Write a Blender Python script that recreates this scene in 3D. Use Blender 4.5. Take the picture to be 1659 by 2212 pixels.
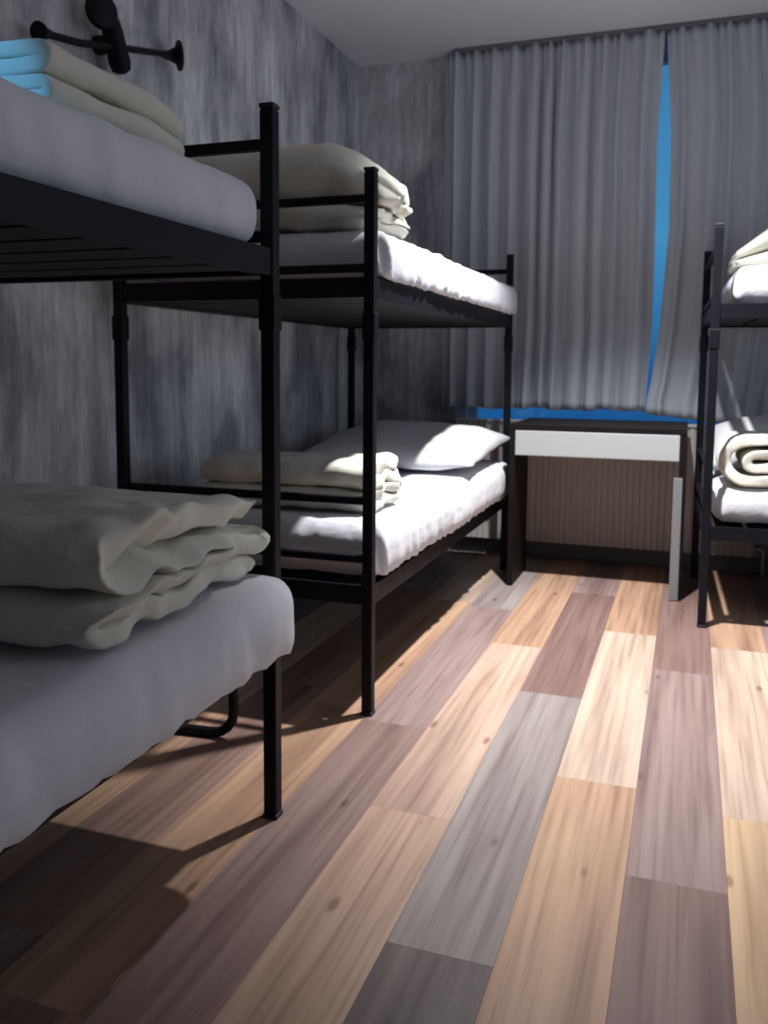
import bpy, bmesh, math, random
from mathutils import Vector, Matrix, noise

# ------------------------------------------------------------------ clear
for o in list(bpy.data.objects):
    bpy.data.objects.remove(o)
S = bpy.context.scene
COL = S.collection

# ------------------------------------------------------------------ camera
YAW, PITCH, ROLL = 0.3379, 0.1009, 0.0079
F_PX, W_PX, H_PX, PPY = 1876.9, 1659.0, 2212.0, 978.0
fwd = Vector((-math.sin(YAW)*math.cos(PITCH), math.cos(YAW)*math.cos(PITCH), -math.sin(PITCH)))
rgt = Vector((math.cos(YAW), math.sin(YAW), 0))
upv = rgt.cross(fwd)
r2 = rgt*math.cos(ROLL) + upv*math.sin(ROLL)
u2 = -rgt*math.sin(ROLL) + upv*math.cos(ROLL)
cam_d = bpy.data.cameras.new('camera')
cam = bpy.data.objects.new('camera', cam_d)
COL.objects.link(cam)
M = Matrix((r2, u2, -fwd)).transposed().to_4x4()
M.translation = Vector((0, 0, 1.0803))
cam.matrix_world = M
cam_d.sensor_fit = 'HORIZONTAL'
cam_d.sensor_width = 36
cam_d.lens = 36*F_PX/W_PX
cam_d.shift_y = -(H_PX/2-PPY)/W_PX
cam_d.clip_start = .05
cam_d.dof.use_dof = True
cam_d.dof.focus_distance = 0.8
cam_d.dof.aperture_fstop = 16
S.camera = cam

# ------------------------------------------------------------------ world (blue dusk outside the window)
w = bpy.data.worlds.new('world'); S.world = w; w.use_nodes = True
nt = w.node_tree; nt.nodes.clear()
tc = nt.nodes.new('ShaderNodeTexCoord'); sx = nt.nodes.new('ShaderNodeSeparateXYZ')
cr = nt.nodes.new('ShaderNodeValToRGB'); bg = nt.nodes.new('ShaderNodeBackground'); wo = nt.nodes.new('ShaderNodeOutputWorld')
mp = nt.nodes.new('ShaderNodeMapRange'); mp.inputs[1].default_value = -.12; mp.inputs[2].default_value = .4
nt.links.new(tc.outputs['Generated'], sx.inputs[0]); nt.links.new(sx.outputs[2], mp.inputs[0])
nt.links.new(mp.outputs[0], cr.inputs[0]); nt.links.new(cr.outputs[0], bg.inputs[0]); nt.links.new(bg.outputs[0], wo.inputs[0])
e = cr.color_ramp.elements
e[0].position = 0; e[0].color = (.008, .085, .28, 1)
e[1].position = 1; e[1].color = (.03, .16, .36, 1)
k = e.new(.22); k.color = (.012, .10, .30, 1)
k = e.new(.5); k.color = (.055, .27, .52, 1)
bg.inputs[1].default_value = 1.0

# ------------------------------------------------------------------ lights and exposure
S.view_settings.view_transform = 'Standard'
S.view_settings.look = 'None'
S.view_settings.gamma = 1
S.view_settings.exposure = 0
S.view_settings.use_curve_mapping = False

def spot(name, loc, aim, power, size, blend, radius, col):
    l = bpy.data.lights.new(name, 'SPOT'); l.energy = power; l.spot_size = math.radians(size)
    l.spot_blend = blend; l.shadow_soft_size = radius; l.color = col
    o = bpy.data.objects.new(name, l); COL.objects.link(o); o.location = loc
    o.rotation_euler = (Vector(aim)-Vector(loc)).to_track_quat('-Z', 'Y').to_euler()
    return o
spot('ceiling_spot_light', (-.32, 3.12, 2.76), (-.22, 3.30, 0), 690, 90, 1.0, .035, (.97, .98, 1))
spot('blue_tint_spot', (-1.42, .30, 2.10), (-1.20, 1.10, 1.53), 34, 22, .3, .03, (.11, .50, 1))  # added narrow blue spot that tints the upper duvet's end, source unseen
al = bpy.data.lights.new('cool_fill_right', 'AREA'); al.shape = 'RECTANGLE'; al.size = 1.7; al.size_y = 1.2  # added cool fill lamp out of view on the right, no window there
al.energy = 16; al.color = (.66, .80, 1)
ao = bpy.data.objects.new('cool_fill_right', al); COL.objects.link(ao)
ao.location = (2.42, 2.5, 1.5); ao.rotation_euler = (math.radians(90), 0, math.radians(90))

# ------------------------------------------------------------------ materials
def mat(name, col=(.5, .5, .5), rough=.6, metal=0, build=None, spec=.5):
    m = bpy.data.materials.new(name); m.use_nodes = True
    t = m.node_tree; b = t.nodes['Principled BSDF']
    b.inputs['Base Color'].default_value = (*col, 1)
    b.inputs['Roughness'].default_value = rough
    b.inputs['Metallic'].default_value = metal
    b.inputs['Specular IOR Level'].default_value = spec
    if build: build(t, b)
    return m
def N(t, kind, **kw):
    n = t.nodes.new(kind)
    for a, v in kw.items():
        if a.startswith('i_'): n.inputs[a[2:].replace('_', ' ')].default_value = v
        else: setattr(n, a, v)
    return n
def ramp(t, src, stops):
    r = t.nodes.new('ShaderNodeValToRGB'); el = r.color_ramp.elements
    while len(el) > 1: el.remove(el[-1])
    el[0].position = stops[0][0]; el[0].color = (*stops[0][1], 1)
    for p, c in stops[1:]:
        q = el.new(p); q.color = (*c, 1)
    t.links.new(src, r.inputs[0]); return r
def mapping(t, scale, coord='Object'):
    c = t.nodes.new('ShaderNodeTexCoord'); m = t.nodes.new('ShaderNodeMapping')
    m.inputs['Scale'].default_value = scale
    t.links.new(c.outputs[coord], m.inputs[0]); return m
def mix(t, a, b, fac, mode='MIX'):
    m = t.nodes.new('ShaderNodeMix'); m.data_type = 'RGBA'; m.blend_type = mode
    if isinstance(fac, float): m.inputs[0].default_value = fac
    else: t.links.new(fac, m.inputs[0])
    for s, v in ((6, a), (7, b)):
        if isinstance(v, tuple): m.inputs[s].default_value = (*v, 1)
        else: t.links.new(v, m.inputs[s])
    return m.outputs[2]
def bump(t, b, h, s, d=.01):
    n = t.nodes.new('ShaderNodeBump'); n.inputs['Strength'].default_value = s; n.inputs['Distance'].default_value = d
    t.links.new(h, n.inputs['Height']); t.links.new(n.outputs[0], b.inputs['Normal'])

def wallpaper(t, b):
    # board-marked concrete paper: vertical streaks and large worn patches
    n1 = N(t, 'ShaderNodeTexNoise'); n1.inputs['Scale'].default_value = 1; n1.inputs['Detail'].default_value = 6; n1.inputs['Roughness'].default_value = .65
    t.links.new(mapping(t, (22, 22, 1.7)).outputs[0], n1.inputs[0])
    n2 = N(t, 'ShaderNodeTexNoise'); n2.inputs['Scale'].default_value = 1; n2.inputs['Detail'].default_value = 4; n2.inputs['Distortion'].default_value = .3
    t.links.new(mapping(t, (4.6, 4.6, 2.1)).outputs[0], n2.inputs[0])
    n3 = N(t, 'ShaderNodeTexNoise'); n3.inputs['Scale'].default_value = 1; n3.inputs['Detail'].default_value = 3
    t.links.new(mapping(t, (70, 70, 16)).outputs[0], n3.inputs[0])
    a = ramp(t, n1.outputs[0], [(.33, (.43, .435, .455)), (.5, (.57, .575, .59)), (.66, (.68, .685, .70))])
    p = ramp(t, n2.outputs[0], [(.36, (.48, .48, .52)), (.47, (.80, .80, .82)), (.56, (1, 1, .99)), (.66, (1.2, 1.2, 1.2))])
    f = ramp(t, n3.outputs[0], [(.3, (.8, .8, .8)), (.7, (1.1, 1.1, 1.1))])
    c = mix(t, a.outputs[0], p.outputs[0], 1.0, 'MULTIPLY')
    c = mix(t, c, f.outputs[0], 1.0, 'MULTIPLY')
    t.links.new(c, b.inputs['Base Color'])
    bump(t, b, n1.outputs[0], .15)
def wood(t, b):
    at = N(t, 'ShaderNodeAttribute', attribute_name='board')
    uv = N(t, 'ShaderNodeUVMap', uv_map='grain')
    m = t.nodes.new('ShaderNodeMapping'); m.inputs['Scale'].default_value = (60, 1.7, 1)
    t.links.new(uv.outputs[0], m.inputs[0])
    n = N(t, 'ShaderNodeTexNoise'); n.inputs['Scale'].default_value = 1; n.inputs['Detail'].default_value = 5; n.inputs['Distortion'].default_value = .12
    t.links.new(m.outputs[0], n.inputs[0])
    g = ramp(t, n.outputs[0], [(.3, (.74, .70, .68)), (.5, (1, 1, 1)), (.7, (1.12, 1.12, 1.1))])
    m2 = t.nodes.new('ShaderNodeMapping'); m2.inputs['Scale'].default_value = (12, .8, 1)
    t.links.new(uv.outputs[0], m2.inputs[0])
    n2 = N(t, 'ShaderNodeTexNoise'); n2.inputs['Scale'].default_value = 1; n2.inputs['Detail'].default_value = 3; n2.inputs['Distortion'].default_value = .25
    t.links.new(m2.outputs[0], n2.inputs[0])
    g2 = ramp(t, n2.outputs[0], [(.32, (.72, .68, .68)), (.48, (.98, .96, .95)), (.66, (1.14, 1.16, 1.15))])
    # knots
    m3 = t.nodes.new('ShaderNodeMapping'); m3.inputs['Scale'].default_value = (9, 3.2, 1)
    t.links.new(uv.outputs[0], m3.inputs[0])
    v = N(t, 'ShaderNodeTexVoronoi'); v.inputs['Scale'].default_value = 1
    t.links.new(m3.outputs[0], v.inputs[0])
    kn = ramp(t, v.outputs['Distance'], [(.05, (.45, .38, .36)), (.11, (1, 1, 1))])
    c = mix(t, at.outputs['Color'], g.outputs[0], 1.0, 'MULTIPLY')
    c = mix(t, c, g2.outputs[0], 1.0, 'MULTIPLY')
    c = mix(t, c, kn.outputs[0], .8, 'MULTIPLY')
    t.links.new(c, b.inputs['Base Color'])
    bump(t, b, n.outputs[0], .06)
def cloth(scale, strength):
    def f(t, b):
        n = N(t, 'ShaderNodeTexNoise'); n.inputs['Scale'].default_value = scale; n.inputs['Detail'].default_value = 4
        n.inputs['Distortion'].default_value = .6
        t.links.new(mapping(t, (1, 1, 1)).outputs[0], n.inputs[0])
        bump(t, b, n.outputs[0], strength, .02)
        b.inputs['Sheen Weight'].default_value = .15
    return f
def curtain_cloth(t, b):
    n = N(t, 'ShaderNodeTexNoise'); n.inputs['Scale'].default_value = 1; n.inputs['Detail'].default_value = 3
    t.links.new(mapping(t, (160, 160, 260)).outputs[0], n.inputs[0])
    r = ramp(t, n.outputs[0], [(.3, (.46, .485, .53)), (.7, (.56, .585, .635))])
    t.links.new(r.outputs[0], b.inputs['Base Color'])
def paint(t, b):
    n = N(t, 'ShaderNodeTexNoise'); n.inputs['Scale'].default_value = 60; n.inputs['Detail'].default_value = 2
    t.links.new(mapping(t, (1, 1, 1)).outputs[0], n.inputs[0]); bump(t, b, n.outputs[0], .05)
M_WALL = mat('concrete_wallpaper', rough=.8, build=wallpaper)
M_CEIL = mat('ceiling_paint', (.80, .80, .82), .9, build=paint)
M_PLAIN = mat('plain_wall_paint', (.72, .73, .76), .85, build=paint)
M_WOOD = mat('laminate_floor', rough=.42, build=wood, spec=.35)
M_BASE = mat('grey_baseboard', (.16, .16, .17), .6, build=paint)
M_METAL = mat('black_metal', (.006, .006, .010), .5, .0, build=paint, spec=.2)
M_CAP = mat('black_plastic', (.012, .012, .014), .6, build=paint)
M_SLAT = mat('dark_slat', (.005, .005, .006), .7, build=paint)
M_SHEET = mat('white_sheet', (.72, .72, .76), .85, build=cloth(9, .25))
M_PILLOW = mat('white_pillowcase', (.66, .66, .68), .85, build=cloth(7, .2))
M_DUVET = mat('cream_duvet', (.72, .70, .59), .9, build=cloth(14, .3))
M_CURT = mat('grey_curtain', rough=.9, build=curtain_cloth)
M_RAD = mat('radiator_enamel', (.55, .52, .50), .4, build=paint)
M_DESK = mat('dark_wood_desk', (.008, .005, .005), .6, build=paint, spec=.15)
M_DRAWER = mat('white_laminate', (.40, .40, .405), .35, build=paint)
M_EDGE = mat('grey_edging', (.20, .20, .21), .45, build=paint)
M_FRAME = mat('window_frame_white', (.5, .5, .52), .5, build=paint)
def glass_b(t, b):
    out = t.nodes['Material Output']
    tr = t.nodes.new('ShaderNodeBsdfTransparent'); gl = t.nodes.new('ShaderNodeBsdfGlossy'); gl.inputs['Roughness'].default_value = .02
    mx = t.nodes.new('ShaderNodeMixShader'); mx.inputs[0].default_value = .012
    t.links.new(tr.outputs[0], mx.inputs[1]); t.links.new(gl.outputs[0], mx.inputs[2]); t.links.new(mx.outputs[0], out.inputs[0])
M_GLASS = mat('window_glass', build=glass_b)

# ------------------------------------------------------------------ object helpers
def obj(name, bm, m, parent=None, loc=None, smooth=False):
    me = bpy.data.meshes.new(name)
    bmesh.ops.recalc_face_normals(bm, faces=bm.faces)
    bm.to_mesh(me); bm.free()
    me.materials.append(m)
    if smooth:
        for p in me.polygons: p.use_smooth = True
    o = bpy.data.objects.new(name, me); COL.objects.link(o)
    if loc is not None: o.location = loc
    if parent: o.parent = parent
    return o
def thing(name, loc, label, cat, group=None, rz=0):
    o = bpy.data.objects.new(name, None); COL.objects.link(o); o.location = loc; o.rotation_euler = (0, 0, rz)
    o.empty_display_size = .1
    return tag(o, label, cat, group)
def tag(o, label, cat, group=None):
    o['label'] = label; o['category'] = cat
    if group: o['group'] = group
    return o
def struct(name, bm, m, smooth=False):
    o = obj(name, bm, m, smooth=smooth); o['kind'] = 'structure'; return o
def bx(bm, x0, x1, y0, y1, z0, z1, bev=0):
    r = bmesh.ops.create_cube(bm, size=1)
    vs = r['verts']
    for v in vs:
        v.co = Vector(((x0+x1)/2+v.co.x*(x1-x0), (y0+y1)/2+v.co.y*(y1-y0), (z0+z1)/2+v.co.z*(z1-z0)))
    if bev:
        es = list({e for v in vs for e in v.link_edges})
        bmesh.ops.bevel(bm, geom=es, offset=bev, segments=2, affect='EDGES', profile=.5)
    return bm
def box(*a, bev=0): return bx(bmesh.new(), *a, bev=bev)
def cyl(bm, p0, p1, r0, r1=None, seg=20, caps=True):
    p0, p1 = Vector(p0), Vector(p1); r1 = r0 if r1 is None else r1
    d = (p1-p0); z = d.normalized()
    a = z.orthogonal().normalized(); b = z.cross(a)
    rings = []
    for p, r in ((p0, r0), (p1, r1)):
        rings.append([bm.verts.new(p+(a*math.cos(t)+b*math.sin(t))*r) for t in [2*math.pi*i/seg for i in range(seg)]])
    for i in range(seg):
        bm.faces.new((rings[0][i], rings[0][(i+1) % seg], rings[1][(i+1) % seg], rings[1][i]))
    if caps:
        bm.faces.new(rings[0][::-1]); bm.faces.new(rings[1])
    return bm
def tube_path(bm, pts, r, seg=14):
    pts = [Vector(p) for p in pts]; rings = []
    prev = None
    for i, p in enumerate(pts):
        d = (pts[min(i+1, len(pts)-1)]-pts[max(i-1, 0)]).normalized()
        a = (d.orthogonal() if prev is None else (prev-d*prev.dot(d))).normalized(); prev = a
        b = d.cross(a)
        rings.append([bm.verts.new(p+(a*math.cos(t)+b*math.sin(t))*r) for t in [2*math.pi*k/seg for k in range(seg)]])
    for q in range(len(rings)-1):
        for i in range(seg):
            bm.faces.new((rings[q][i], rings[q][(i+1) % seg], rings[q+1][(i+1) % seg], rings[q+1][i]))
    bm.faces.new(rings[0][::-1]); bm.faces.new(rings[-1])
    return bm
def revolve(bm, p0, axis, prof, seg=28):
    # prof: list of (distance along the axis, radius)
    p0 = Vector(p0); z = Vector(axis).normalized(); a = z.orthogonal().normalized(); b = z.cross(a); rings = []
    for h, r in prof:
        rings.append([bm.verts.new(p0+z*h+(a*math.cos(t)+b*math.sin(t))*max(r, 1e-4)) for t in [2*math.pi*k/seg for k in range(seg)]])
    for q in range(len(rings)-1):
        for i in range(seg):
            bm.faces.new((rings[q][i], rings[q][(i+1) % seg], rings[q+1][(i+1) % seg], rings[q+1][i]))
    bm.faces.new(rings[0][::-1]); bm.faces.new(rings[-1])
    return bm

# ------------------------------------------------------------------ the room
XL, XR, YB_, YF, ZC = -1.893, 2.45, 4.896, -1.4, 2.80
YC = 4.80                                              # curtain plane
W_SPEC = dict(x0=-1.22, x1=2.0, z0=.72, z1=2.72)       # window opening
struct('wall_left', box(XL-.15, XL, YF, YB_+.2, 0, ZC), M_WALL)
struct('wall_right', box(XR, XR+.15, YF, YB_+.2, 0, ZC), M_PLAIN)
struct('wall_front', box(XL-.15, XR+.15, YF-.15, YF, 0, ZC), M_PLAIN)
bm = bmesh.new(); q = W_SPEC
bx(bm, XL-.15, q['x0'], YB_, YB_+.2, 0, ZC); bx(bm, q['x1'], XR+.15, YB_, YB_+.2, 0, ZC)
bx(bm, q['x0'], q['x1'], YB_, YB_+.2, 0, q['z0']); bx(bm, q['x0'], q['x1'], YB_, YB_+.2, q['z1'], ZC)
struct('wall_back', bm, M_WALL)
struct('ceiling', box(XL-.15, XR+.15, YF-.15, YB_+.2, ZC, ZC+.15), M_CEIL)
struct('baseboard_back', box(XL+.015, XR-.015, YB_-.014, YB_, 0, .085, bev=.003), M_BASE)
struct('baseboard_left', box(XL, XL+.014, YF, YB_, 0, .085, bev=.003), M_BASE)
# window
fr = bmesh.new(); x0, x1, z0, z1 = q['x0'], q['x1'], q['z0'], q['z1']
for a in ((x0, x1, z0, z0+.025), (x0, x1, z1-.05, z1), (x0, x0+.05, z0, z1), (x1-.05, x1, z0, z1), (.62, .68, z0, z1)):
    bx(fr, a[0], a[1], 4.955, 5.005, a[2], a[3])
win = obj('window_1', fr, M_FRAME); win['kind'] = 'structure'
obj('pane', box(x0+.02, x1-.02, 4.976, 4.984, z0+.01, z1-.02), M_GLASS, win)
struct('trim_1', box(XL+.6, XR-.02, YC-.02, YC+.02, ZC-.022, ZC, bev=.002), M_BASE)   # curtain track

# floor: separate laminate boards running towards the window
random.seed(4)
E0, BW, BL = -.7023, .20426, 1.352
LIGHT = (.50, .385, .31); TAN = (.44, .28, .19); PINK = (.49, .345, .275); BROWN = (.225, .145, .13); MAUVE = (.28, .20, .19); GREY = (.29, .25, .24); DGREY = (.19, .155, .15)
joint = {0: 1.92, 1: 2.804, 2: 2.235, 3: 3.183, 4: 3.516, -2: 1.10, -1: 2.4, -3: 2.6}
tone = {(0, 1): TAN, (0, 0): PINK, (0, -1): (.46, .315, .24), (1, 0): BROWN, (1, -1): GREY, (1, -2): DGREY, (2, 0): LIGHT, (2, 1): TAN, (2, -1): TAN,
        (3, 0): BROWN, (3, -1): MAUVE, (3, -2): BROWN, (4, 0): TAN, (4, -1): LIGHT, (4, -2): (.55, .38, .24), (-1, 0): MAUVE, (-1, -1): (.25, .17, .155), (-1, -2): BROWN, (-2, 0): TAN, (-2, 1): TAN, (-2, -1): (.40, .25, .18),
        (-3, 0): (.30, .19, .16), (-3, -1): (.28, .18, .15), (-4, 0): TAN}
bm = bmesh.new(); lay = bm.loops.layers.float_color.new('board'); uvl = bm.loops.layers.uv.new('grain')
k0 = int(math.floor((XL-E0)/BW)); k1 = int(math.ceil((XR-E0)/BW))
for k in range(k0, k1):
    xa, xb = max(XL, E0+k*BW), min(XR, E0+(k+1)*BW)
    j = joint.get(k, random.uniform(0, BL))
    n = -8
    while j+n*BL < YB_:
        ya, yb = max(YF, j+n*BL), min(YB_, j+(n+1)*BL)
        if yb > ya:
            c = tone.get((k, n)) or (random.choice((TAN, LIGHT, PINK)) if k % 2 == 0 else random.choice((BROWN, MAUVE, GREY, DGREY)))
            fs0 = set(bm.faces)
            bx(bm, xa+.0002, xb-.0002, ya+.0001, yb-.0001, -.02, 0, bev=.0003)
            ou, ov = random.uniform(0, 40), random.uniform(0, 40)
            for f in bm.faces:
                if f in fs0: continue
                for l in f.loops:
                    l[lay] = (c[0]*1.0, c[1]*.975, c[2]*.95, 1); l[uvl].uv = (l.vert.co.x+ou, l.vert.co.y+ov)
        n += 1
struct('floor', bm, M_WOOD)

# ------------------------------------------------------------------ curtains
def curtain(name, left, right, hem, seed, label):
    bm = bmesh.new(); nu, nv = 520, 46
    rnd = random.Random(seed)
    knots = [0]
    while knots[-1] < 1: knots.append(knots[-1]+rnd.uniform(.035, .075)/abs(right(1.5)-left(1.5))*1.9)
    grid = []
    amps = [rnd.uniform(.55, 1.25) for _ in knots]
    for j in range(nv+1):
        t = j/nv; row = []
        for i in range(nu+1):
            u = i/nu
            k = max(a for a in range(len(knots)) if knots[a] <= u+1e-9); k = min(k, len(knots)-2)
            s = (u-knots[k])/(knots[k+1]-knots[k])
            a = amps[k]*(1-s)+amps[k+1]*s
            zt = ZC-.02; zb = hem(u); z = zb+(zt-zb)*t
            ph = 2*math.pi*(k+s)
            fold = math.sin(ph)+.25*math.sin(2*ph+1.3*math.sin(5*u+z))
            pinch = max(0, (t-.86)/.14)
            y = (.027 if seed == 3 else .019)*a*fold*(1-.45*pinch)+.010*pinch*math.sin(2.0*ph+.6)
            y += .012*noise.noise(Vector((u*9+seed, z*.7, 0)))+.006*noise.noise(Vector((u*38+seed, z*.5, 4)))
            xl, xr = left(z), right(z)
            x = xl+(xr-xl)*u + .006*noise.noise(Vector((u*15, z*1.3, seed)))*min(1, u*20, (1-u)*20)
            row.append(bm.verts.new((x, YC+y, z)))
        grid.append(row)
    for j in range(nv):
        for i in range(nu):
            bm.faces.new((grid[j][i], grid[j][i+1], grid[j+1][i+1], grid[j+1][i]))
    o = obj(name, bm, M_CURT, smooth=True)
    so = o.modifiers.new('thick', 'SOLIDIFY'); so.thickness = .003
    return tag(o, label, 'curtain')
def interp(tab):
    def f(z):
        if z <= tab[0][0]: return tab[0][1]
        for (a, b), (c, d) in zip(tab, tab[1:]):
            if z <= c: return b+(d-b)*(z-a)/(c-a)
        return tab[-1][1]
    return f
gapL = interp([(.90, -.222), (1.3, -.203), (1.78, -.207), (2.25, -.213), (2.45, -.207), (2.61, -.201), (2.8, -.196)])
gapR = interp([(.90, -.224), (1.0, -.205), (1.3, -.172), (1.78, -.145), (2.25, -.152), (2.45, -.165), (2.61, -.180), (2.8, -.192)])
curtain('curtain', lambda z: -1.345, lambda z: gapL(z), lambda u: .845+.004*math.sin(17*u)+.004*math.sin(41*u), 3,
        'long grey pleated curtain left of the blue gap, hanging behind the desk')
curtain('curtain', lambda z: gapR(z)+.006, lambda z: 2.15, lambda u: .832-.05*min(1, u*5), 8,
        'grey pleated curtain right of the blue gap, behind the right-hand bunk bed')

# ------------------------------------------------------------------ radiator under the window
rad = thing('radiator', (-.46, 4.84, .10), 'long ribbed panel radiator on the wall under the window behind the desk', 'radiator')
bm = bmesh.new(); n = 48; Wd = 1.60
pts = []
for i in range(n):
    xa = -Wd/2+Wd*i/n; d = Wd/n
    pts += [(xa, 0), (xa+d*.18, -.008), (xa+d*.62, -.008), (xa+d*.80, 0)]
pts.append((Wd/2, 0))
lo = [bm.verts.new((x, -.022+y, .0)) for x, y in pts]; hi = [bm.verts.new((x, -.022+y, .665)) for x, y in pts]
bl = [bm.verts.new((x, .02, .0)) for x, y in pts]; bh = [bm.verts.new((x, .02, .665)) for x, y in pts]
for i in range(len(pts)-1):
    bm.faces.new((lo[i], lo[i+1], hi[i+1], hi[i])); bm.faces.new((bl[i+1], bl[i], bh[i], bh[i+1]))
    bm.faces.new((hi[i], hi[i+1], bh[i+1], bh[i])); bm.faces.new((bl[i], bl[i+1], lo[i+1], lo[i]))
bm.faces.new((lo[0], hi[0], bh[0], bl[0])); bm.faces.new((lo[-1], bl[-1], bh[-1], hi[-1]))
obj('ribbed_panel', bm, M_RAD, rad)
obj('top_cover', box(-Wd/2-.004, Wd/2+.004, -.036, .03, .666, .682, bev=.004), M_RAD, rad)
for s in (-.5, .5):
    obj('wall_bracket', box(s-.015, s+.015, .021, .055, .1, .6), M_RAD, rad)
bm = bmesh.new(); tube_path(bm, [(Wd/2+.002, 0, .04), (Wd/2+.04, 0, .04), (Wd/2+.05, 0, .03), (Wd/2+.05, 0, -.10)], .008)
obj('supply_pipe', bm, M_RAD, rad)

# ------------------------------------------------------------------ desk
dk = thing('desk', (-.82, 4.17, 0), 'dark wood desk with one white drawer standing in front of the radiator', 'desk', rz=-.0)
DW, DD, DH = .815, .38, .80
DT = .58
obj('desk_top', box(0, DW, 0, DT, DH-.028, DH, bev=.002), M_DESK, dk)
obj('side_panel', box(0, .028, .002, DD-.002, .0, DH-.029, bev=.002), M_DESK, dk)
sp = obj('side_panel', box(DW-.03, DW, .002, DD-.002, .0, DH-.029, bev=.002), M_DESK, dk)
ed = obj('edge_strip', box(DW-.052, DW-.012, -.012, .001, .004, .575, bev=.002), M_EDGE, sp); ed['label'] = 'light grey edge strip'
dr = obj('drawer', box(.029, DW-.031, -.004, .012, DH-.150, DH-.030, bev=.003), M_DRAWER, dk); dr['label'] = 'white drawer front'
obj('drawer_box', box(.045, DW-.047, .013, DD-.03, DH-.140, DH-.045), M_DRAWER, dr)

# ------------------------------------------------------------------ bunk beds
BWID, T = .88, .017
def bunk(loc, rz, L, label, low=.37):
    t = thing('bunk_bed', loc, label, 'bunk bed', 'black metal bunk beds', rz)
    P = [(0, 0), (BWID, 0), (0, L), (BWID, L)]
    for (x, y) in P:
        p = obj('post', box(x-T, x+T, y-T, y+T, .012, 1.64, bev=.004), M_METAL, t)
        obj('end_cap', box(x-T-.001, x+T+.001, y-T-.001, y+T+.001, 1.641, 1.652, bev=.003), M_CAP, p)
        obj('foot_cap', box(x-T-.002, x+T+.002, y-T-.002, y+T+.002, 0, .0115, bev=.003), M_CAP, p)
        obj('coupling', box(x-T-.0035, x+T+.0035, y-T-.0035, y+T+.0035, 1.155, 1.235, bev=.004), M_METAL, p)
    for z0 in (low, 1.276):
        for x in (0, BWID):
            s = 1 if x == 0 else -1
            b = bmesh.new()
            bx(b, min(x-s*.012, x-s*.008), max(x-s*.012, x-s*.008), T+.001, L-T-.001, z0, z0+.060, bev=.001)
            bx(b, min(x-s*.0079, x+s*.03), max(x-s*.0079, x+s*.03), T+.001, L-T-.001, z0+.004, z0+.008)
            obj('side_rail', b, M_METAL, t)
        for y in (0, L):
            obj('end_rail', box(T+.001, BWID-T-.001, y-.012, y+.012, z0+.002, z0+.062, bev=.003), M_METAL, t)
        n = 15
        for i in range(n):
            y = .11+(L-.22)*i/(n-1)
            obj('slat', box(.012, BWID-.012, y-.057, y+.057, z0+.009, z0+.024, bev=.002), M_SLAT, t)
    for z in (.488, .668, 1.365, 1.565):
        for y in (0, L):
            obj('crossbar', box(T+.001, BWID-T-.001, y-.0115, y+.0115, z-.0125, z+.0125, bev=.005), M_METAL, t)
    return t
XF, XB = -.905, -1.785
CR = .033
def cpos(x, y, z):          # place in the right-hand bunk, which stands slightly askew
    dx, dy = x-.064, y-4.68
    return (.054+dx*math.cos(CR)-dy*math.sin(CR), 4.666+dx*math.sin(CR)+dy*math.cos(CR), z)
bunk((XB, 1.791-2.077, 0), 0, 2.077, 'black metal bunk bed nearest the camera on the left, its front post largest in view', .385)
bunk((XB, 2.444, 0), 0, 2.077, 'black metal bunk bed in the middle, between the nearest bunk and the window', .345)
bunk((.054, 4.666, 0), CR-math.pi/2, 2.077, 'black metal bunk bed at the right edge in front of the curtain')

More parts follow.
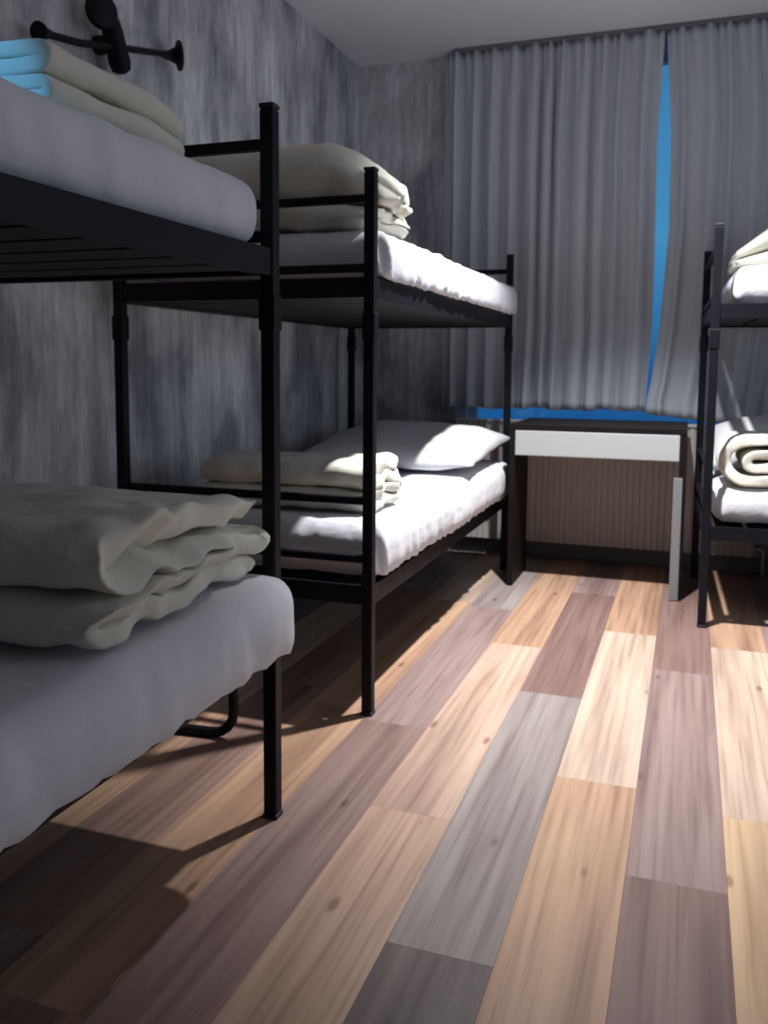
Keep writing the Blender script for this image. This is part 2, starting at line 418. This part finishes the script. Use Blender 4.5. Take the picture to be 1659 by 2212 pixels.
# ------------------------------------------------------------------ soft things
def soft_box(name, size, r, m, loc, rot=(0, 0, 0), n=(60, 90, 16), amp=.006, freq=5, seed=0, shape=None, drape=0, sq=True):
    # rounded cushion block: ellipsoidal edges of radii r, wrinkled by noise
    sx_, sy_, sz_ = size; rx, ry, rz = r
    def axis(s, rr, k):
        e = [-s/2+rr*(1-math.cos(math.pi/2*i/7)) for i in range(7)]
        inner = [-s/2+rr+(s-2*rr)*i/k for i in range(k+1)]
        return e+inner+[-v for v in reversed(e)]
    ax = [axis(sx_, rx, n[0]), axis(sy_, ry, n[1]), axis(sz_, rz, n[2])]
    bm = bmesh.new(); cache = {}
    hs = (sx_/2, sy_/2, sz_/2); rr = (rx, ry, rz)
    def V(i, j, k):
        key = (i, j, k)
        if key in cache: return cache[key]
        p = [ax[0][i], ax[1][j], ax[2][k]]
        c = [max(-hs[a]+rr[a], min(hs[a]-rr[a], p[a])) for a in range(3)]
        d = [(p[a]-c[a])/rr[a] for a in range(3)]
        l = math.sqrt(sum(v*v for v in d))
        m_ = max(abs(v) for v in d)
        nrm = Vector((0, 0, 0))
        if l > 1e-6:
            d = [v/l for v in d]; nrm = Vector(d)
            p = [c[a]+d[a]*rr[a] for a in range(3)]
        co = Vector(p)
        if sq and nrm.z < 0:
            for a in (0, 1):
                if abs(nrm[a]) > .01:
                    co[a] += (math.copysign(hs[a], nrm[a])-co[a])*.3*min(1, -nrm.z*1.3)
        if drape:
            kx = max(0, nrm.x-.35)/.65
            if kx > 0 and co.z < .02:
                co.z -= (drape+.012*noise.noise(Vector((co.y*19, seed, 3))))*min(1, kx*1.6)*min(1, (.02-co.z)/.04)
                co.x += .006*noise.noise(Vector((co.y*30, seed, 8)))*kx
        if shape: co = shape(co, nrm)
        w_ = amp*noise.fractal(co*freq+Vector((seed, seed*1.7, 0)), 1.0, 2.0, 4)
        co = co+nrm*w_
        v = bm.verts.new(co); cache[key] = v; return v
    I, J, K = len(ax[0])-1, len(ax[1])-1, len(ax[2])-1
    def quad(a, b, c, d):
        try: bm.faces.new((V(*a), V(*b), V(*c), V(*d)))
        except ValueError: pass
    for i in range(I):
        for j in range(J):
            for k in (0, K): quad((i, j, k), (i+1, j, k), (i+1, j+1, k), (i, j+1, k))
    for i in range(I):
        for k in range(K):
            for j in (0, J): quad((i, j, k), (i+1, j, k), (i+1, j, k+1), (i, j, k+1))
    for j in range(J):
        for k in range(K):
            for i in (0, I): quad((i, j, k), (i, j+1, k), (i, j+1, k+1), (i, j, k+1))
    o = obj(name, bm, m, loc=loc, smooth=True); o.rotation_euler = rot
    return o
def wr(scale_y, amp, zlim):
    # vertical drape wrinkles on the sides of a fitted sheet, stronger near the hem
    def f(co, nrm):
        side = math.sqrt(nrm.x**2+nrm.y**2)
        if side > .2:
            s = co.x+co.y
            wv = noise.noise(Vector((s*scale_y+co.z*6, co.z*2.5, scale_y)))
            co = co+nrm*amp*wv*side
        return co
    return f
SH = M_SHEET
def mattress(loc, size, rot, label, r=(.05, .06, .06), seed=1, wrk=.008, shape=None, drape=0):
    sh = shape or wr(22, wrk, 0)
    o = soft_box('mattress', size, r, SH, loc, (rot[0], rot[1], rot[2]), n=(34, 70, 8), amp=.006, freq=4, seed=seed, shape=sh, drape=drape)
    return tag(o, label, 'mattress', 'white mattresses on the bunks')
# near bunk
def bulge(co, nrm):
    co = wr(20, .010, 0)(co, nrm)
    k = max(0, min(1, (co.y-.935)/.05))
    if co.z > -.02: co.z += .03*k*k*(3-2*k)
    return co
mattress((-1.335, .775, 1.415), (.85, 1.99, .142), (0, 0, 0), 'white sheeted mattress on the upper level of the nearest left bunk', r=(.05, .06, .068), seed=2)
mattress((-1.245, .77, .528), (.89, 1.98, .155), (0, 0, 0), 'white sheeted mattress on the lower level of the nearest left bunk, hanging over its edge', r=(.075, .10, .077), seed=5, drape=.028, shape=bulge)
# second bunk
def flare(co, nrm):
    co = wr(26, .016, 0)(co, nrm)
    return co
mattress((-1.295, 3.475, 1.417), (.87, 1.99, .142), (0, 0, -.012), 'white mattress on the upper level of the middle bunk, brightly lit along its edge', r=(.06, .07, .068), seed=9, drape=.03, shape=flare)
mattress((-1.30, 3.475, .505), (.87, 1.99, .18), (0, 0, -.01), 'brightly lit white mattress on the lower level of the middle bunk', r=(.07, .09, .08), seed=12, drape=.022, shape=flare)
# right bunk
mattress(cpos(1.12, 4.245, 1.418), (1.98, .84, .145), (0, 0, CR), 'white mattress on the upper level of the right-hand bunk', r=(.05, .05, .06), seed=15)
mattress(cpos(1.095, 4.245, .508), (1.99, .80, .14), (0, 0, CR), 'white rumpled mattress on the lower level of the right-hand bunk', r=(.06, .05, .06), seed=18, shape=wr(20, .02, 0))

def ribbon(name, path, thick, length, m, loc, rot, label, seed=0, amp=.01, freq=7, nl=46, ruffle=.0, endr=.06, scale_fn=None, stagger=0, cat='duvet', lin=20):
    """folded quilt: a thick sheet following path (u,z) in its local YZ plane, extruded along local X.
    thick may be a list, one per path point."""
    # resample path
    P = [Vector((0, p[0], p[1])) for p in path]
    th = thick if isinstance(thick, list) else [thick]*len(P)
    # catmull resample
    pts, ts = [], []
    for i in range(len(P)-1):
        a, b = P[i], P[i+1]
        seg = max(1, int((b-a).length/.012))
        for s in range(seg):
            f = s/seg; pts.append(a.lerp(b, f)); ts.append(th[i]*(1-f)+th[i+1]*f)
    pts.append(P[-1]); ts.append(th[-1])
    n = len(pts); nr = []
    for i in range(n):
        d = (pts[min(i+1, n-1)]-pts[max(i-1, 0)]).normalized(); nr.append(Vector((0, -d.z, d.y)))
    # rounded free edges
    def taper(i):
        r = .03; s0 = (pts[i]-pts[0]).length if i < n/4 else 9; s1 = (pts[i]-pts[-1]).length if i > 3*n/4 else 9
        s = min(s0, s1)
        return math.sqrt(max(.05, 1-(1-min(1, s/r))**2))
    bm = bmesh.new(); rings = []
    xs = []
    for q in range(nl+1):
        f = q/nl
        x = -length/2+length*(.5-.5*math.cos(math.pi*f)) if False else -length/2+length*f
        xs.append(x)
    e = [endr*(1-math.cos(math.pi/2*i/6)) for i in range(6)]
    xs = [-length/2+v for v in e]+[x for x in xs if -length/2+endr <= x <= length/2-endr]+[length/2-v for v in reversed(e)]
    for x in xs:
        de = min(x+length/2, length/2-x)
        k = math.sqrt(max(.12, 1-(1-min(1, de/endr))**2)) if endr else 1
        kk = .84+.16*k
        ring = []
        rf = ruffle*max(0, 1-(length/2-x)/.16) if ruffle else 0
        out = []
        for side in (1, -1):
            rng = range(n) if side == 1 else range(n-1, -1, -1)
            for i in rng:
                c = pts[i]+nr[i]*(side*ts[i]/2*taper(i)*(kk))
                co = Vector((x, c.y, c.z))
                nn = nr[i]*side
                wv = noise.fractal(Vector((x*freq+seed, c.y*freq, c.z*freq+side*3)), 1, 2, 4)
                co += nn*wv*amp
                co.x += amp*1.4*noise.noise(Vector((c.y*lin*.6+seed, c.z*lin*.6, x*2)))*min(1, abs(x)/(length/2))
                if rf:
                    co += Vector((.8*noise.noise(Vector((c.y*10, c.z*18, seed))), noise.noise(Vector((c.z*20, x*14, seed+5))), noise.noise(Vector((c.y*15, x*14, seed+9)))*.8))*rf
                if stagger and x > 0: co.x += stagger*noise.noise(Vector((c.y*3.5+seed, c.z*20, 1)))*(2*x/length)**2
                if scale_fn: co = scale_fn(co)
                out.append(co)
        rings.append([bm.verts.new(c) for c in out])
    m2 = len(rings[0])
    for a, b in zip(rings, rings[1:]):
        for i in range(m2):
            bm.faces.new((a[i], a[(i+1) % m2], b[(i+1) % m2], b[i]))
    for r_, flip in ((rings[0], 0), (rings[-1], 1)):
        for i in range(n-1):
            f = (r_[i], r_[i+1], r_[m2-2-i], r_[m2-1-i])
            bm.faces.new(f if flip else f[::-1])
    o = obj(name, bm, m, loc=loc, smooth=True); o.rotation_euler = rot
    sb = o.modifiers.new('smooth', 'SMOOTH'); sb.factor = .5; sb.iterations = 5
    return tag(o, label, cat, 'folded cream duvets')
def arc(cy, cz, r, a0, a1, n=8):
    return [(cy+r*math.cos(math.radians(a0+(a1-a0)*i/n)), cz+r*math.sin(math.radians(a0+(a1-a0)*i/n))) for i in range(n+1)]
def fold4(D, t, tt=None):
    """four sheets: two puffy folds facing -Y (local), a crease between. t lower sheets, tt upper sheets"""
    tt = tt or t
    z1, z2 = t/2, t*1.5; z3, z4 = 2*t+tt/2, 2*t+tt*1.5
    p = [(D-.05, z1)]; th = [t]
    def add(q, v):
        for a in q: p.append(a); th.append(v)
    add([(t, z1)], t)
    add(arc(t, t, t/2, 270, 90)[1:], t)
    add([(D-t, z2)], t)
    add(arc(D-t, (z2+z3)/2, (z3-z2)/2, -90, 90)[1:], (t+tt)/2)
    add([(tt, z3)], tt)
    add(arc(tt, (z3+z4)/2, tt/2, 270, 90)[1:], tt)
    add([(D-.02, z4)], tt)
    return p, th
def foldv(D, h):
    # four sheets of thickness h[0..3]
    z = [h[0]/2, h[0]+h[1]/2, h[0]+h[1]+h[2]/2, h[0]+h[1]+h[2]+h[3]/2]
    p = [(D-.05, z[0])]; th = [h[0]]
    def add(q, a, b):
        for i, v in enumerate(q): p.append(v); th.append(a+(b-a)*i/max(1, len(q)-1))
    m = [(z[i]+z[i+1])/2 for i in range(3)]; r_ = [(z[i+1]-z[i])/2 for i in range(3)]
    add([(r_[0]*2, z[0])], h[0], h[0])
    add(arc(r_[0]*2, m[0], r_[0], 270, 90), h[0], h[1])
    add([(D-r_[1]*2, z[1])], h[1], h[1])
    add(arc(D-r_[1]*2, m[1], r_[1], -90, 90), h[1], h[2])
    add([(r_[2]*2, z[2])], h[2], h[2])
    add(arc(r_[2]*2, m[2], r_[2], 270, 90), h[2], h[3])
    add([(D*.5, z[3]+.006), (D-.015, z[3]-.004)], h[3], h[3]*.8)
    return p, th
# duvet on near lower bunk: folds face the camera, layer ends face the aisle
p, th = foldv(.68, [.048, .038, .040, .070])
ribbon('duvet', p, [v*1.02 for v in th], .90, M_DUVET, (-1.30, 1.045, .624), (0, 0, .10),
       'large folded cream duvet on the lower mattress of the nearest left bunk', seed=1, amp=.016, freq=4.2, stagger=.05, ruffle=.03, endr=.035, scale_fn=lambda co: Vector((co.x, co.y, co.z*(1-.20*max(0, (co.y-.2)/.48)*(.55+.45*max(0, co.x)/.45)))))
# duvet on near upper bunk, seen from below its side
p, th = fold4(.46, .025, .028)
def tap(co):
    k = max(0, (co.x-.05)/.16) if co.x > .05 else 0
    return Vector((co.x, co.y+.02*k*k, co.z*(1-.18*min(1, k)**2)))
ribbon('duvet', p, [v*.97 for v in th], .42, M_DUVET, (-.975, 1.385, 1.492), (0, 0, math.pi/2),
       'folded cream duvet on the upper mattress of the nearest left bunk, its end tinted blue', seed=3, amp=.008, freq=5, endr=.05, scale_fn=tap)
# second bunk, upper
p, th = fold4(.36, .045, .092)
def slump(co):
    k = max(0, co.x-.17)/.16
    return Vector((co.x+.02*k, co.y+.03*k*co.z/.25, co.z*(1-.35*min(1.2, k)**1.5)))
ribbon('duvet', p, [v*.97 for v in th], .66, M_DUVET, (-1.27, 2.50, 1.499), (0, 0, .05),
       'tall folded cream duvet with ruffled end on the upper level of the middle bunk', seed=6, amp=.012, freq=8, stagger=.06, ruffle=.065, endr=.06, scale_fn=slump)
# second bunk, lower
p, th = fold4(.36, .036, .042)
ribbon('duvet', p, [v*.97 for v in th], .62, M_DUVET, (-1.25, 2.56, .608), (0, 0, .05),
       'folded cream duvet half in bright light on the lower level of the middle bunk', seed=8, amp=.010, freq=8, ruffle=.035, endr=.05)
# right bunk, lower: rolled, spiral end facing the camera
# outer wrap
p2 = [(.66, .190), (.105, .190)] + arc(.105, .1065, .0835, 90, 270, 14)[1:] + [(.66, .023)]
path = p2 + arc(.66, .050, .027, -90, 90, 8)[1:] + [(.135, .077)] + arc(.135, .1045, .0275, 270, 90, 8)[1:] + [(.62, .132)]
ribbon('duvet', path, .044, .36, M_DUVET, cpos(.108, 4.04, .590), (0, 0, CR-math.pi/2),
       'rolled cream duvet with its spiral end showing on the lower mattress of the right-hand bunk', seed=11, amp=.006, freq=14, ruffle=.012, endr=.02, scale_fn=lambda c: c)
# right bunk, upper
p, th = fold4(.46, .045, .075)
def slope(co):
    k = min(1, max(0, (.24-(co.x+.31))/.24))
    return Vector((co.x, co.y, co.z*(1-.75*k)))
ribbon('duvet', p, [v*.97 for v in th], .62, M_DUVET, cpos(.45, 3.95, 1.502), (0, 0, CR),
       'folded cream duvet on the upper mattress of the right-hand bunk', seed=14, amp=.010, freq=8, ruffle=0, endr=.05, scale_fn=slope)

# pillows
def pillow(loc, size, rot, label, seed, m=M_PILLOW, grp=None):
    bm = bmesh.new(); n = 44; top = {}; bot = {}
    sx_, sy_, h = size
    for side, dct in ((1, top), (-1, bot)):
        for i in range(n+1):
            for j in range(n+1):
                u = -1+2*i/n; v = -1+2*j/n
                if side == -1 and (i in (0, n) or j in (0, n)): dct[i, j] = top[i, j]; continue
                e_ = (1-abs(u)**2.6)*(1-abs(v)**2.6)
                z = (h*.68 if side > 0 else -h*.22)*max(0, e_)**.52
                pin = 1-.06*(1-u*u)*(abs(v)**4); pin2 = 1-.06*(1-v*v)*(abs(u)**4)
                x = u*sx_/2*pin2; y = v*sy_/2*pin
                z += .010*noise.fractal(Vector((x*6+seed, y*6, side)), 1, 2, 4)*(e_**.3 if e_ > 0 else 0)
                z += .02*noise.noise(Vector((x*3+seed, y*3, 7)))
                dct[i, j] = bm.verts.new((x, y, z))
    for i in range(n):
        for j in range(n):
            bm.faces.new((top[i, j], top[i+1, j], top[i+1, j+1], top[i, j+1]))
            bm.faces.new((bot[i, j], bot[i, j+1], bot[i+1, j+1], bot[i+1, j]))
    o = obj('pillow', bm, m, loc=loc, smooth=True); o.rotation_euler = rot
    return tag(o, label, 'pillow', grp)
pillow((-1.29, 4.03, .675), (.86, .80, .17), (math.radians(5), 0, -.02), 'large white pillow at the window end of the lower left bunk', 3)
pillow(cpos(.50, 4.46, .69), (.84, .36, .24), (math.radians(25), 0, CR), 'white pillow behind the rolled duvet on the lower right bunk', 7)

# ------------------------------------------------------------------ wall coat hook
hx = XL+.07
hk = thing('coat_hook', (XL, 2.49, 2.12), 'black wall coat rack with round knobs above the nearest left bunk', 'coat rack')
def L_(x, y, z): return (x-XL, y-2.49, z-2.12)
bm = bmesh.new(); revolve(bm, L_(hx, 2.47, 2.195), (0, .42, -1), [(0, .012), (.01, .030), (.05, .034), (.1, .034), (.14, .036), (.165, .030), (.175, .012)])
obj('body', bm, M_METAL, hk)
bm = bmesh.new(); cyl(bm, L_(XL+.001, 2.50, 2.12), L_(hx-.02, 2.50, 2.12), .03); obj('wall_mount', bm, M_METAL, hk)
a = Vector(L_(hx, 2.145, 2.032)); b = Vector(L_(hx, 2.86, 2.198)); d = (b-a).normalized()
bm = bmesh.new(); tube_path(bm, [a, a.lerp(b, .25)+Vector((0, 0, -.012)), a.lerp(b, .5)+Vector((0, 0, -.006)), b], .0115); obj('rod', bm, M_METAL, hk)
bm = bmesh.new(); fx = Vector((.72, .68, .10)).normalized(); revolve(bm, b-fx*.05, fx, [(0, .011), (.03, .020), (.05, .030), (.058, .052), (.068, .052), (.07, .045)]); obj('flared_end', bm, M_METAL, hk)
bm = bmesh.new(); revolve(bm, a+d*.05, -d, [(0, .011), (.03, .018), (.045, .028), (.055, .030), (.06, .022)]); obj('flared_end', bm, M_METAL, hk)
bm = bmesh.new(); revolve(bm, L_(hx+.0, 2.42, 2.188), (1, -.5, -.1), [(0, .02), (.004, .048), (.018, .056), (.032, .048), (.04, .02)]); obj('round_knob', bm, M_METAL, hk)

# ------------------------------------------------------------------ bent tube between the two left bunks
tb = thing('tube_stand', (-1.25, 2.1, 0), 'bent black metal tube stand on the floor under the end of the nearest left bunk', 'stand')
for dy in (0,):
    bm = bmesh.new()
    y0 = 2.13+dy-2.1
    pts = [(-.36, y0-.03, .36), (-.36, y0-.03, .07)]+[(-.36+.05*(1-math.cos(a_)), y0-.03, .07-.055*math.sin(a_)) for a_ in (.5, 1.0, 1.57)]+[(-.02, y0, .015)]+[(-.02+.07*math.sin(a_), y0, .085-.07*math.cos(a_)) for a_ in (.4, .8, 1.2, 1.57)]+[(.05, y0, .36)]
    tube_path(bm, pts, .0145); obj('bent_tube', bm, M_METAL, tb)
